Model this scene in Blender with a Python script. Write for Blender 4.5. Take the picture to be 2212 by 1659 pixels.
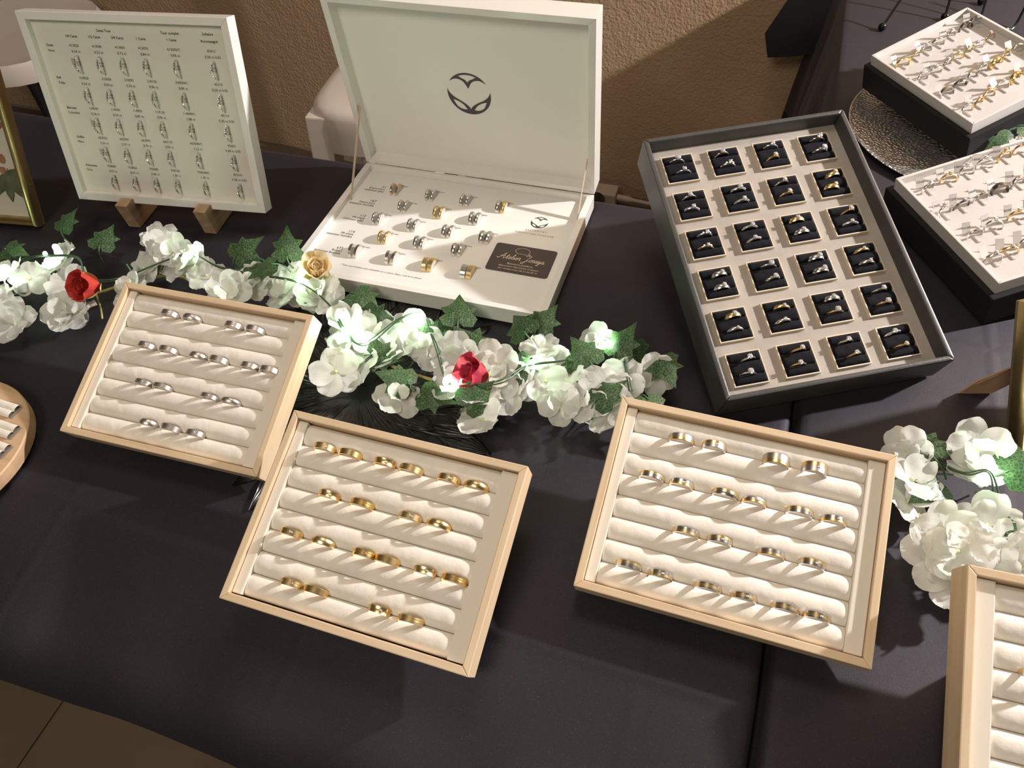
import bpy, bmesh, math, random
from mathutils import Matrix, Vector, Euler, Quaternion, noise

scene = bpy.context.scene
for o in list(bpy.data.objects): bpy.data.objects.remove(o)
col = scene.collection
R = math.radians
rnd = random.Random(11)

# ------------------------------------------------------------------ camera
cd = bpy.data.cameras.new('camera'); cam = bpy.data.objects.new('camera', cd); col.objects.link(cam)
cd.sensor_width = 36; cd.lens = 1622.575 / 2212 * 36; cd.clip_start = .02; cd.clip_end = 30
CAMPOS = Vector((0, 0, .668215))
cam.matrix_world = (Matrix.Translation(CAMPOS) @ Matrix.Rotation(.380348, 4, 'Z')
                    @ Matrix.Rotation(math.pi / 2 - .861977, 4, 'X') @ Matrix.Rotation(-.078398, 4, 'Z'))
scene.camera = cam
# ------------------------------------------------------------------ world and lights
w = bpy.data.worlds.new('world'); scene.world = w; w.use_nodes = True
w.node_tree.nodes['Background'].inputs[0].default_value = (1, .82, .63, 1)
w.node_tree.nodes['Background'].inputs[1].default_value = .062
def lamp(name, kind, loc, energy, color, target=None, **kw):
    d = bpy.data.lights.new(name, kind); d.energy = energy; d.color = color
    for k, v in kw.items(): setattr(d, k, v)
    o = bpy.data.objects.new(name, d); col.objects.link(o); o.location = loc
    if target: o.rotation_euler = (Vector(target) - Vector(loc)).to_track_quat('-Z', 'Y').to_euler()
    return o
# display spotlight standing to the right, close to the wall; warm overhead fill from the front, plus an added one at the back
lamp('display_spotlight', 'POINT', (1.55, 1.50, 1.0), 285, (1, .95, .955), shadow_soft_size=.032)
lamp('overhead_fill', 'AREA', (-.60, -1.20, 2.10), 27, (1, .88, .745), target=(-.35, .6, 0), shape='DISK', size=.9)
lamp('overhead_fill', 'AREA', (-.25, 1.05, 2.0), 9.5, (1, .88, .745), target=(-.10, 1.0, 0), shape='DISK', size=.7)  # unseen lamp added to brighten the back of the table
vs = scene.view_settings
scene.display_settings.display_device = 'sRGB'
vs.view_transform = 'Standard'; vs.look = 'None'; vs.gamma = 1; vs.use_curve_mapping = False
vs.exposure = 0.0

# ------------------------------------------------------------------ materials
MATS = {}
def mat(name, color, rough=.5, metal=0, **kw):
    m = bpy.data.materials.new(name); m.use_nodes = True; MATS[name] = m
    b = m.node_tree.nodes['Principled BSDF']
    b.inputs['Base Color'].default_value = (*color, 1); b.inputs['Roughness'].default_value = rough
    b.inputs['Metallic'].default_value = metal
    for k, v in kw.items(): b.inputs[k.replace('_', ' ')].default_value = v
    return m
def nd(m, t, **inp):
    n = m.node_tree.nodes.new(t)
    for k, v in inp.items(): n.inputs[k.replace('_', ' ')].default_value = v
    return n
def lk(m, a, b): m.node_tree.links.new(a, b)
def bsdf(m): return m.node_tree.nodes['Principled BSDF']
def coords(m, scale=(1, 1, 1)):
    tc = nd(m, 'ShaderNodeTexCoord'); mp = nd(m, 'ShaderNodeMapping', Scale=scale); lk(m, tc.outputs['Object'], mp.inputs[0]); return mp.outputs[0]
def tint(m, c1, c2, scale=(1, 1, 1), nscale=5, detail=4, lo=.35, hi=.65):
    v = coords(m, scale); n = nd(m, 'ShaderNodeTexNoise', Scale=nscale, Detail=detail); lk(m, v, n.inputs['Vector'])
    r = nd(m, 'ShaderNodeValToRGB'); e = r.color_ramp.elements
    e[0].position = lo; e[0].color = (*c1, 1); e[1].position = hi; e[1].color = (*c2, 1)
    lk(m, n.outputs['Fac'], r.inputs[0]); lk(m, r.outputs[0], bsdf(m).inputs['Base Color']); return r
def bump(m, nscale, strength, dist=.001, scale=(1, 1, 1), detail=3, kind='noise'):
    v = coords(m, scale)
    if kind == 'noise':
        n = nd(m, 'ShaderNodeTexNoise', Scale=nscale, Detail=detail); out = n.outputs['Fac']
    else:
        n = nd(m, 'ShaderNodeTexVoronoi', Scale=nscale); out = n.outputs['Distance']
    lk(m, v, n.inputs['Vector'])
    b = nd(m, 'ShaderNodeBump', Strength=strength, Distance=dist); lk(m, out, b.inputs['Height'])
    old = bsdf(m).inputs['Normal']
    if old.is_linked: lk(m, old.links[0].from_socket, b.inputs['Normal'])
    lk(m, b.outputs[0], old)

m = mat('wall_plaster', (.50, .36, .23), .9); tint(m, (.38, .25, .145), (.44, .30, .18), nscale=3)
bump(m, 130, .6, .005, detail=5); bump(m, 38, .35, .006)
m = mat('floor_tile', (.18, .13, .085), .6); tint(m, (.15, .105, .068), (.20, .145, .095), nscale=4)
m = mat('floor_joint', (.14, .10, .07), .9); bump(m, 300, .3)
m = mat('black_cloth', (.016, .0135, .017), .62, Specular_IOR_Level=.45, Specular_Tint=(.95, .90, 1, 1), Sheen_Weight=.03, Sheen_Roughness=.4, Sheen_Tint=(.75, .70, .80, 1))
r_ = tint(m, (.0105, .0092, .0120), (.0170, .0150, .0195), nscale=900, detail=2)
e_ = r_.color_ramp.elements.new(.80); e_.color = (.07, .062, .072, 1); r_.color_ramp.elements[1].position = .66
bump(m, 1500, .35, .0006, detail=2); bump(m, 14, .25, .004)
br = nd(m, 'ShaderNodeTexBrick', Scale=1, Mortar_Size=.010, Mortar_Smooth=1, Brick_Width=.31, Row_Height=.245); br.offset = 0; lk(m, coords(m), br.inputs['Vector'])
bb = nd(m, 'ShaderNodeBump', Strength=.14, Distance=.003); lk(m, br.outputs['Fac'], bb.inputs['Height']); lk(m, bsdf(m).inputs['Normal'].links[0].from_socket, bb.inputs['Normal']); lk(m, bb.outputs[0], bsdf(m).inputs['Normal'])
m = mat('pine', (.72, .48, .26), .42); tint(m, (.77, .60, .40), (.68, .50, .32), scale=(3, 40, 40), nscale=3, detail=5); bump(m, 60, .08, .0006, (1, 12, 12))
m = mat('pine_side', (.72, .48, .26), .42); tint(m, (.79, .63, .43), (.70, .53, .34), scale=(40, 3, 40), nscale=3, detail=5); bump(m, 60, .08, .0006, (12, 1, 12))
m = mat('oak', (.40, .27, .16), .55); tint(m, (.46, .32, .20), (.30, .19, .10), scale=(30, 4, 30), nscale=3, detail=5)
m = mat('beech', (.60, .41, .24), .5); tint(m, (.66, .46, .28), (.52, .34, .19), scale=(4, 22, 22), nscale=3, detail=4)
m = mat('cream_suede', (.84, .77, .66), .85, Sheen_Weight=.15); tint(m, (.80, .745, .66), (.86, .805, .72), nscale=60); bump(m, 160, .35, .0012)
m = mat('cream_paper', (.80, .73, .62), .7); bump(m, 300, .1, .0004)
m = mat('white_lacquer', (.84, .82, .77), .22, Coat_Weight=.5); bump(m, 5, .02)
m = mat('white_board', (.84, .825, .775), .55); bump(m, 400, .05, .0003)
m = mat('chart_board', (.74, .71, .63), .6); bump(m, 400, .05, .0003)
m = mat('ink', (.03, .025, .022), .6); bump(m, 500, .02)
m = mat('ink_soft', (.16, .12, .09), .6); bump(m, 500, .02)
m = mat('foil_charcoal', (.045, .042, .040), .35); bump(m, 500, .03)
m = mat('card_taupe', (.075, .055, .047), .5); bump(m, 300, .05)
m = mat('card_cream', (.82, .66, .50), .5); bump(m, 300, .02)
m = mat('ribbon_satin', (.70, .50, .36), .35, Sheen_Weight=.4); bump(m, 300, .1)
m = mat('grey_leatherette', (.10, .10, .095), .42); bump(m, 260, .3, .0006); tint(m, (.048, .049, .046), (.062, .062, .058), nscale=30)
m = mat('pad_board', (.50, .42, .33), .75); tint(m, (.34, .30, .255), (.40, .355, .305), nscale=25); bump(m, 250, .25, .0006)
m = mat('pale_gold_trim', (.62, .54, .42), .45, .1); bump(m, 200, .05)
m = mat('navy_velvet', (.0045, .0045, .007), .9, Specular_IOR_Level=.2, Sheen_Weight=.07, Sheen_Roughness=.4, Sheen_Tint=(.5, .5, .75, 1)); bump(m, 120, .5, .0015)
for nm, c, r0 in (('steel', (.60, .56, .51), .38), ('white_gold', (.80, .77, .73), .24), ('yellow_gold', (.90, .66, .30), .30), ('rose_gold', (.86, .58, .42), .20), ('bronze_gold', (.84, .66, .36), .34), ('dark_steel', (.22, .21, .20), .3)):
    m = mat(nm, c, r0, 1); bump(m, 40, .06, .0004, (1, 30, 1))
m = mat('diamond', (.93, .93, .96), .04, .55); tint(m, (.62, .62, .66), (1, 1, 1), nscale=700)
m = mat('picture_gold', (.58, .45, .22), .32, 1); bump(m, 30, .1, .001)
m = mat('bronze_side', (.16, .12, .07), .45, .3); bump(m, 60, .1)
m = mat('cardboard', (.36, .22, .13), .75); tint(m, (.33, .20, .115), (.39, .245, .145), nscale=20)
m = mat('mount_paper', (.60, .57, .47), .7); bump(m, 200, .05)
m = mat('dry_petal', (.34, .14, .06), .8); tint(m, (.24, .09, .04), (.42, .19, .09), nscale=60)
m = mat('dry_leaf', (.09, .11, .05), .8); tint(m, (.06, .08, .04), (.13, .15, .08), nscale=60)
m = mat('silver_plate', (.62, .63, .64), .34, 1); bump(m, 210, .8, .002, kind='voronoi')
m = mat('matt_black_card', (.013, .012, .012), .85, Specular_IOR_Level=.25); bump(m, 200, .1)
m = mat('white_card', (.58, .545, .51), .6); bump(m, 250, .06)
m = mat('white_flock', (.50, .47, .44), .85); bump(m, 300, .2, .0005)
m = mat('black_wire', (.015, .015, .015), .25, .6); bump(m, 50, .02)
m = mat('mat_rubber', (.010, .010, .010), .33, Specular_IOR_Level=.7); bump(m, 90, .15, .0008)
m = mat('white_plastic', (.66, .58, .50), .45); bump(m, 30, .03)
m = mat('black_plastic', (.015, .015, .015), .4); bump(m, 30, .03)
m = mat('cable_white', (.52, .42, .32), .5); bump(m, 30, .03)
m = mat('ring_holder', (.62, .58, .53), .35, .25); bump(m, 100, .03)
m = mat('tray_underside', (.25, .21, .17), .8); bump(m, 100, .1)
m = mat('stem_straw', (.48, .42, .16), .55); tint(m, (.36, .34, .12), (.58, .50, .22), nscale=80)
m = mat('stem_green', (.05, .13, .05), .5); tint(m, (.03, .10, .04), (.10, .19, .08), nscale=80)
m = mat('wire_green', (.05, .10, .05), .35); bump(m, 50, .02)
m = mat('blossom_heart', (.62, .66, .30), .6); bump(m, 100, .2)
m = mat('rose_calyx', (.72, .62, .18), .6); bump(m, 100, .1)
def petal_mat(name, c, tr, veins=.25):
    m = mat(name, c, .7)
    t = nd(m, 'ShaderNodeBsdfTranslucent'); t.inputs[0].default_value = (*c, 1)
    mx = nd(m, 'ShaderNodeMixShader'); mx.inputs[0].default_value = tr
    out = m.node_tree.nodes['Material Output']
    lk(m, bsdf(m).outputs[0], mx.inputs[1]); lk(m, t.outputs[0], mx.inputs[2]); lk(m, mx.outputs[0], out.inputs[0])
    bump(m, 6, veins, .002, (60, 4, 1)); return m
petal_mat('petal_white', (.84, .85, .80), .42)
petal_mat('petal_red', (.60, .045, .035), .15)
petal_mat('petal_crimson', (.52, .035, .075), .15)
petal_mat('petal_cream', (.92, .78, .52), .35)
m = petal_mat('ivy', (.05, .12, .045), .15, .3)
v_ = nd(m, 'ShaderNodeTexVoronoi', Scale=330); v_.feature = 'DISTANCE_TO_EDGE'; lk(m, coords(m), v_.inputs['Vector'])
rr = nd(m, 'ShaderNodeValToRGB'); ee = rr.color_ramp.elements
ee[0].position = .02; ee[0].color = (.13, .20, .08, 1); ee[1].position = .12; ee[1].color = (.028, .075, .030, 1)
lk(m, v_.outputs['Distance'], rr.inputs[0]); lk(m, rr.outputs[0], bsdf(m).inputs['Base Color']); bsdf(m).inputs['Roughness'].default_value = .42
m = mat('led_glow', (.8, 1, .85), .4, Emission_Color=(.66, 1, .66, 1), Emission_Strength=300); tint(m, (.8, 1, .85), (.85, 1, .88))
m = mat('glass_pane', (1, 1, 1), .03, Transmission_Weight=1, IOR=1.05); bump(m, 2, .005)

# ------------------------------------------------------------------ mesh helpers
class MB:
    def __init__(s): s.v = []; s.f = []
    def add(s, vs, fs):
        o = len(s.v); s.v += [tuple(v) for v in vs]; s.f += [tuple(i + o for i in f) for f in fs]; return s
    def box(s, x0, x1, y0, y1, z0, z1, M=None):
        vs = [Vector((x, y, z)) for z in (z0, z1) for y in (y0, y1) for x in (x0, x1)]
        if M: vs = [M @ v for v in vs]
        return s.add(vs, [(0, 2, 3, 1), (4, 5, 7, 6), (0, 1, 5, 4), (2, 6, 7, 3), (0, 4, 6, 2), (1, 3, 7, 5)])
    def prism(s, poly, a, b, axis='z', M=None):
        """polygon (2D, counter-clockwise) extruded along axis from a to b"""
        def P(p, t): return {'z': (p[0], p[1], t), 'x': (t, p[0], p[1]), 'y': (p[0], -t, p[1])}[axis]
        n = len(poly); vs = [Vector(P(p, a)) for p in poly] + [Vector(P(p, b)) for p in poly]
        if M: vs = [M @ v for v in vs]
        fs = [tuple(reversed(range(n))), tuple(range(n, 2 * n))] + [(i, (i + 1) % n, n + (i + 1) % n, n + i) for i in range(n)]
        return s.add(vs, fs)
    def tube(s, pts, r, n=8, closed=False):
        pts = [Vector(p) for p in pts]; m = len(pts); rs = r if isinstance(r, (list, tuple)) else [r] * m
        up = None; vs = []
        for i, p in enumerate(pts):
            a = pts[i - 1] if (i or closed) else p; b = pts[(i + 1) % m] if (i < m - 1 or closed) else p
            t = (b - a).normalized()
            if up is None: up = t.orthogonal().normalized()
            up = (up - t * up.dot(t)).normalized(); sd = t.cross(up)
            vs += [p + rs[i] * (math.cos(k * math.tau / n) * up + math.sin(k * math.tau / n) * sd) for k in range(n)]
        fs = []
        for i in range(m if closed else m - 1):
            j = (i + 1) % m
            fs += [(i * n + k, i * n + (k + 1) % n, j * n + (k + 1) % n, j * n + k) for k in range(n)]
        if not closed: fs += [tuple(reversed(range(n))), tuple(range((m - 1) * n, m * n))]
        return s.add(vs, fs)
    def lathe(s, prof, n=32, axis='z', a0=0, a1=None, close=True):
        """profile [(radius, along axis)]"""
        full = a1 is None; a1 = a0 + math.tau if full else a1; k = len(prof); cols = n if full else n + 1; vs = []
        for i in range(cols):
            a = a0 + (a1 - a0) * i / n; c, sn = math.cos(a), math.sin(a)
            for r, h in prof: vs.append({'z': (r * c, r * sn, h), 'y': (r * c, h, r * sn), 'x': (h, r * c, r * sn)}[axis])
        fs = []; kk = k if close else k - 1
        for i in range(n):
            j = (i + 1) % cols
            for q in range(kk):
                f = (i * k + q, j * k + q, j * k + (q + 1) % k, i * k + (q + 1) % k); fs.append(f if axis != 'y' else f[::-1])
        if not full and close: fs += [tuple(range(k)), tuple(reversed(range(n * k, n * k + k)))]
        return s.add(vs, fs)
    def grid(s, fn, nu, nv):
        vs = [fn(i / nu, j / nv) for j in range(nv + 1) for i in range(nu + 1)]
        return s.add(vs, [(j * (nu + 1) + i, j * (nu + 1) + i + 1, (j + 1) * (nu + 1) + i + 1, (j + 1) * (nu + 1) + i) for j in range(nv) for i in range(nu)])
    def ball(s, c, r, n=10):
        c = Vector(c); prof = [(r * math.sin(math.pi * i / n), -r * math.cos(math.pi * i / n)) for i in range(n + 1)]
        t = MB().lathe([(max(a, 1e-5), h) for a, h in prof], 2 * n, close=False); return s.add([c + Vector(v) for v in t.v], t.f)
    def mesh(s, name, material, bevel=0, smooth=None, fix=False):
        me = bpy.data.meshes.new(name); me.from_pydata(s.v, [], s.f)
        if bevel or fix:
            bm = bmesh.new(); bm.from_mesh(me)
            if fix: bmesh.ops.remove_doubles(bm, verts=bm.verts, dist=1e-6); bmesh.ops.recalc_face_normals(bm, faces=bm.faces)
            if bevel:
                es = [e for e in bm.edges if len(e.link_faces) == 2 and e.calc_face_angle(0) > .6]
                bmesh.ops.bevel(bm, geom=es, offset=bevel, segments=2, profile=.6, affect='EDGES', clamp_overlap=True)
            bm.to_mesh(me); bm.free()
        me.materials.append(MATS[material])
        if smooth is not None:
            me.polygons.foreach_set('use_smooth', [True] * len(me.polygons)); me.set_sharp_from_angle(angle=R(smooth))
        me.update(); return me
    def build(s, name, material, parent=None, bevel=0, smooth=None, M=None, fix=False):
        return put(name, s.mesh(name, material, bevel, smooth, fix), parent, M)
def put(name, data, parent=None, M=None):
    o = bpy.data.objects.new(name, data); col.objects.link(o)
    if parent: o.parent = parent
    if M is not None: o.matrix_local = M
    return o
def thing(name, label, cat, M=None, group=None, data=None):
    o = bpy.data.objects.new(name, data); col.objects.link(o)
    if data is None: o.empty_display_size = .02
    if M is not None: o.matrix_world = M
    return tag(o, label, cat, group)
def tag(o, label, cat, group=None):
    o['label'] = label; o['category'] = cat
    if group: o['group'] = group
    return o
def structure(o): o['kind'] = 'structure'; return o
def pose(x, y, z, yaw, tilt=0): return Matrix.Translation((x, y, z)) @ Matrix.Rotation(R(yaw), 4, 'Z') @ Matrix.Rotation(R(tilt), 4, 'X')
def TR(x, y, z): return Matrix.Translation((x, y, z))
ORD = ['first', 'second', 'third', 'fourth', 'fifth', 'sixth', 'seventh', 'eighth']
# text and flat emblems are made as curves and converted to meshes together at the end
QUEUE = []
def text(body, size, parent, x, y, z, material='ink', align='LEFT', shear=0, bold=0, rot=None, name='printed_text', spacing=1):
    c = bpy.data.curves.new(name, 'FONT'); c.body = body; c.size = size; c.align_x = align; c.align_y = 'CENTER'
    c.shear = shear; c.offset = bold * size; c.resolution_u = 2; c.fill_mode = 'FRONT'; c.space_character = spacing
    return flat(c, name, parent, TR(x, y, z) @ (rot or Matrix()), material)
def flat(c, name, parent, M, material):
    o = put(name, bpy.data.meshes.new(name), parent, M); QUEUE.append((o, c, material)); return o
def outline(polys, name):
    c = bpy.data.curves.new(name, 'CURVE'); c.dimensions = '2D'; c.fill_mode = 'BOTH'
    for p in polys:
        s = c.splines.new('POLY'); s.points.add(len(p) - 1); s.use_cyclic_u = True
        for q, pt in zip(p, s.points): pt.co = (q[0], q[1], 0, 1)
    return c
def flush():
    tmp = []
    for o, c, material in QUEUE:
        t = bpy.data.objects.new('tmp', c); col.objects.link(t); tmp.append(t)
    bpy.context.view_layer.update(); dg = bpy.context.evaluated_depsgraph_get()
    for (o, c, material), t in zip(QUEUE, tmp):
        me = bpy.data.meshes.new_from_object(t.evaluated_get(dg)); me.name = o.name
        me.materials.clear(); me.materials.append(MATS[material]); old = o.data; o.data = me; bpy.data.meshes.remove(old)
    for t in tmp: bpy.data.objects.remove(t)
def smooth_path(pts, k=6):
    """Catmull-Rom through points"""
    P = [Vector(p) for p in pts]; P = [2 * P[0] - P[1]] + P + [2 * P[-1] - P[-2]]; out = []
    for i in range(1, len(P) - 2):
        for j in range(k):
            t = j / k; a, b, c_, d = P[i - 1], P[i], P[i + 1], P[i + 2]
            out.append(.5 * (2 * b + (c_ - a) * t + (2 * a - 5 * b + 4 * c_ - d) * t * t + (3 * b - a - 3 * c_ + d) * t ** 3))
    out.append(P[-2]); return out
def mitred(t, names, Wd, D, rl, rb, rr_, rt, z0, z1, mats, bevel=.0008):
    """four mitred rails: front, back, left, right"""
    for nm, poly, mt in ((names[0], [(0, 0), (Wd, 0), (Wd - rr_, rb), (rl, rb)], mats[0]),
                         (names[1], [(rl, D - rt), (Wd - rr_, D - rt), (Wd, D), (0, D)], mats[0]),
                         (names[2], [(0, 0), (rl, rb), (rl, D - rt), (0, D)], mats[1]),
                         (names[3], [(Wd - rr_, rb), (Wd, 0), (Wd, D), (Wd - rr_, D - rt)], mats[1])):
        MB().prism(poly, z0, z1).build(nm, mt, t, bevel=bevel)

# ------------------------------------------------------------------ room shell
FZ = -.752
fl = structure(MB().box(-4.2, 3.0, -1.4, 1.97, FZ - .05, FZ - .004).build('floor', 'floor_joint'))
tile = MB().box(.002, .498, .002, .498, -.006, 0).mesh('tile', 'floor_tile', bevel=.001)
for i in range(14):
    for j in range(6): put('tile', tile, fl, TR(-4.02 + i * .5, -1.08 + j * .5, FZ))
structure(MB().box(-4.2, 3.0, 1.97, 2.07, FZ - .05, 2.2).build('wall_back', 'wall_plaster'))

# ------------------------------------------------------------------ tables and cloths
def table(label, x0, x1, y0, y1):
    t = thing('folding_table', label, 'table', TR(x0, y0, FZ)); W_, D_ = x1 - x0, y1 - y0
    MB().box(0, W_, 0, D_, .71, .743).build('table_top', 'white_plastic', t, bevel=.003)
    for x in (.06, W_ - .06):
        for y in (.06, D_ - .06): MB().tube([(x, y, 0), (x, y, .71)], .014, 10).build('leg', 'dark_steel', t, smooth=40)
table('main display table hidden under the front black cloth', -1.60, .088, .250, .893)
table('second display table hidden under the right black cloth', .122, 1.10, .200, 1.945)

def fnoise(x, y, s): return noise.noise(Vector((x * s, y * s, 1.7)))
prof = [(.909, -.40), (.9085, -.2), (.908, -.05), (.907, -.012), (.904, -.003), (.897, 0)]
prof += [(.88 - i * .02, 0) for i in range(32)] + [(.248, -.0004), (.243, -.0016)]
yy, zz = .240, -.003; prof.append((yy, zz)); ns = len(prof)
for i in range(18):
    ph = 13 if i < 10 else min(60, 13 + (i - 10) * 6.0)
    yy -= .01 * math.cos(R(ph)); zz -= .01 * math.sin(R(ph)); prof.append((yy, zz))
xs = [-1.66 + i * .0225 for i in range(77)] + [.066, .078, .088, .094, .0975, .0995, .1005, .1010]
dz = {len(xs) - 5: -.0006, len(xs) - 4: -.0025, len(xs) - 3: -.007, len(xs) - 2: -.03, len(xs) - 1: -.10}
def cloth1(i, j):
    x = xs[i]; y, z = prof[j]; z += dz.get(i, 0)
    if j >= ns:
        s = (j - ns + 1) / 18
        z += s * (.004 * math.sin(x * 21 + s * 3.0) + .003 * math.sin(x * 47 - s * 2)); y += s * .004 * math.sin(x * 13 + 1)
    elif j > 6: z += .0011 * fnoise(x, y, 7) - .0004
    if j < 4: y += .006 * math.sin(x * 18) * (4 - j) / 4
    return (x, y, z)
mb = MB(); n1, n2 = len(xs), len(prof)
mb.add([cloth1(i, j) for j in range(n2) for i in range(n1)], [(j * n1 + i + 1, j * n1 + i, (j + 1) * n1 + i, (j + 1) * n1 + i + 1) for j in range(n2 - 1) for i in range(n1 - 1)])
t = thing('tablecloth', 'black cloth over the main table, hem sagging over the floor at lower left', 'tablecloth', data=mb.mesh('tablecloth', 'black_cloth', smooth=60))
# second cloth: folds into the gap beside the first, hangs free at the left beyond the first table
ys = [.186, .187, .190, .196, .206] + [.22 + i * .03 for i in range(58)] + [1.948, 1.953, 1.956]
left = [(-.40, 1.0), (-.32, .86), (-.24, .68), (-.16, .48), (-.09, .28), (-.04, .10), (-.014, .02), (-.004, .004), (-.0008, 0)]
def cloth2(i, j):
    y = ys[j]
    if i < len(left):
        z, fl_ = left[i]; x = (.1035, .1035, .1035, .1035, .1035, .1038, .1045, .107, .112)[i]
        k = min(1, max(0, (y - .93) / .06)); k = k * k * (3 - 2 * k)
        x -= k * fl_ * (.030 + .018 * math.sin(y * 17) + .010 * math.sin(y * 39))
    else: x = .12 + (i - len(left)) * .03; z = .0009 * fnoise(x, y, 8) - .0003
    dy = {0: -.42, 1: -.10, 2: -.012, 3: -.003, 4: -.0005}.get(j, 0) + {len(ys) - 3: -.002, len(ys) - 2: -.02, len(ys) - 1: -.40}.get(j, 0)
    return (x, y, max(z + dy, -.45))
n1, n2 = len(left) + 34, len(ys); mb = MB()
mb.add([cloth2(i, j) for j in range(n2) for i in range(n1)], [(j * n1 + i, j * n1 + i + 1, (j + 1) * n1 + i + 1, (j + 1) * n1 + i) for j in range(n2 - 1) for i in range(n1 - 1)])
t = thing('tablecloth', 'black cloth over the right table, hanging down its side towards the wall', 'tablecloth', data=mb.mesh('tablecloth', 'black_cloth', smooth=60))
fp = [[(.100, -.002), (.055, -.050), (.005, -.093), (-.036, -.183), (-.018, -.235)], [(.104, -.03), (.080, -.085), (.045, -.14), (.020, -.19), (.028, -.228)], [(.106, -.06), (.100, -.12), (.090, -.16), (.082, -.19), (.085, -.215)]]
mb = MB(); mb.add([(p[0], 1.890 + .012 * math.sin(i * 2.2 + j) - .01 * i, p[1]) for i, rw in enumerate(fp) for j, p in enumerate(rw)],
                  [(i * 5 + j, i * 5 + j + 1, i * 5 + j + 6, i * 5 + j + 5) for i in range(2) for j in range(4)])
mb.build('corner_flap', 'black_cloth', t, smooth=70)

# ------------------------------------------------------------------ furniture and cable by the wall
t = thing('plastic_stool', 'white moulded plastic stool standing behind the open white box', 'stool', pose(-.955, 1.66, FZ, 6))
mb = MB()
def seat(u, v):
    a = u * math.tau; q = abs(math.cos(a)) ** 4 + abs(math.sin(a)) ** 4; rr_ = .172 / q ** .25; k = [(.0, .462), (.75, .463), (.90, .459), (.97, .450), (1, .435), (1.01, .40), (1.025, .345)]
    i = min(int(v * 6 + 1e-6), 6); s_, z_ = k[i]; return (rr_ * s_ * math.cos(a), rr_ * s_ * math.sin(a), z_)
mb.grid(seat, 32, 6).build('seat', 'white_plastic', t, smooth=50)
for sx in (-1, 1):
    for sy in (-1, 1):
        mb = MB(); L = [(.150, .44, .046), (.162, .25, .040), (.178, 0, .032)]
        for (a, z1, h1), (b, z0, h0) in zip(L, L[1:]):
            vs = [(sx * (c + dx * h), sy * (c + dy * h), z) for c, z, h in ((b, z0, h0), (a, z1, h1)) for dx, dy in ((-1.2, -1.2), (.3, -1.2), (.3, .3), (-1.2, .3))]
            mb.add(vs, [(0, 3, 2, 1), (4, 5, 6, 7), (0, 1, 5, 4), (1, 2, 6, 5), (2, 3, 7, 6), (3, 0, 4, 7)])
        mb.build('leg', 'white_plastic', t, fix=True, bevel=.004)
for k in range(4):
    MB().box(-.13, .13, -.152, -.140, .10, .13, Matrix.Rotation(k * math.pi / 2, 4, 'Z')).build('brace', 'white_plastic', t)
t = thing('chair', 'white shell chair with black legs behind the ring chart', 'chair', pose(-2.22, 1.68, FZ, 12))
def shell(u, v):
    a = u * math.tau; q = (abs(math.cos(a)) ** 3 + abs(math.sin(a)) ** 3) ** (1 / 3); k = [(.0, .452), (.7, .455), (.9, .462), (1, .466), (1.03, .45), (1.0, .405), (.9, .40), (0, .40)]
    s_, z_ = k[min(int(v * 7 + 1e-6), 7)]; return (.235 / q * s_ * math.cos(a), .235 / q * s_ * math.sin(a), z_)
MB().grid(shell, 36, 7).build('seat', 'white_plastic', t, smooth=60)
for sx in (-1, 1):
    for sy in (-1, 1): MB().tube([(sx * .13, sy * .13, .41), (sx * .21, sy * .21, 0)], .017, 12).build('leg', 'black_plastic', t, smooth=40)
t = thing('black_post', 'thin black post standing between the stool and the wall', 'post', TR(-1.19, 1.90, FZ))  # plain post put in for an unidentified narrow dark object, not a lamp
MB().lathe([(.001, 0), (.035, 0), (.035, .012), (.012, .016), (.012, 1.3), (.001, 1.3)], 20, close=False).build('post', 'black_plastic', t, smooth=35)
t = thing('extension_socket', 'off-white extension socket with black plug at the foot of the wall', 'socket', pose(-.47, 1.905, FZ, 2))
MB().box(-.05, .10, -.028, .028, 0, .055).build('body', 'cable_white', t, bevel=.005)
MB().lathe([(.001, 0), (.024, 0), (.024, .04), (.014, .055), (.001, .055)], 20, 'y', close=False).build('plug', 'black_plastic', t, smooth=40, M=TR(.045, -.075, .04))
MB().tube(smooth_path([(.10, 0, .03), (.15, 0, .026), (.28, .005, .012), (.5, .01, .007), (.9, 0, .007)]), [.010] * 6 + [.006] * 19, 10).build('cable', 'cable_white', t, smooth=60)

# ------------------------------------------------------------------ rings
RC = {}
def band_mesh(rad, wid, style, metal):
    k = (rad, wid, style, metal)
    if k in RC: return RC[k]
    h = wid / 2; th = .0016
    if style == 'flat': pr = [(rad - th, -h), (rad - .0002, -h), (rad, -h + .0003), (rad, h - .0003), (rad - .0002, h), (rad - th, h)]
    elif style == 'dome': pr = [(rad - th, -h), (rad - .0008, -h), (rad - .0002, -h * .5), (rad, 0), (rad - .0002, h * .5), (rad - .0008, h), (rad - th, h)]
    elif style == 'groove': pr = [(rad - th, -h), (rad, -h), (rad, -h * .35), (rad - .0005, -h * .25), (rad - .0005, -h * .1), (rad, 0), (rad, h * .35), (rad - .0005, h * .45), (rad, h * .55), (rad, h), (rad - th, h)]
    elif style == 'concave': pr = [(rad - th, -h), (rad, -h), (rad - .0006, -h * .3), (rad - .0006, h * .3), (rad, h), (rad - th, h)]
    RC[k] = MB().lathe(pr, 40, 'y').mesh('ring', metal, smooth=30, fix=True); return RC[k]
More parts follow.
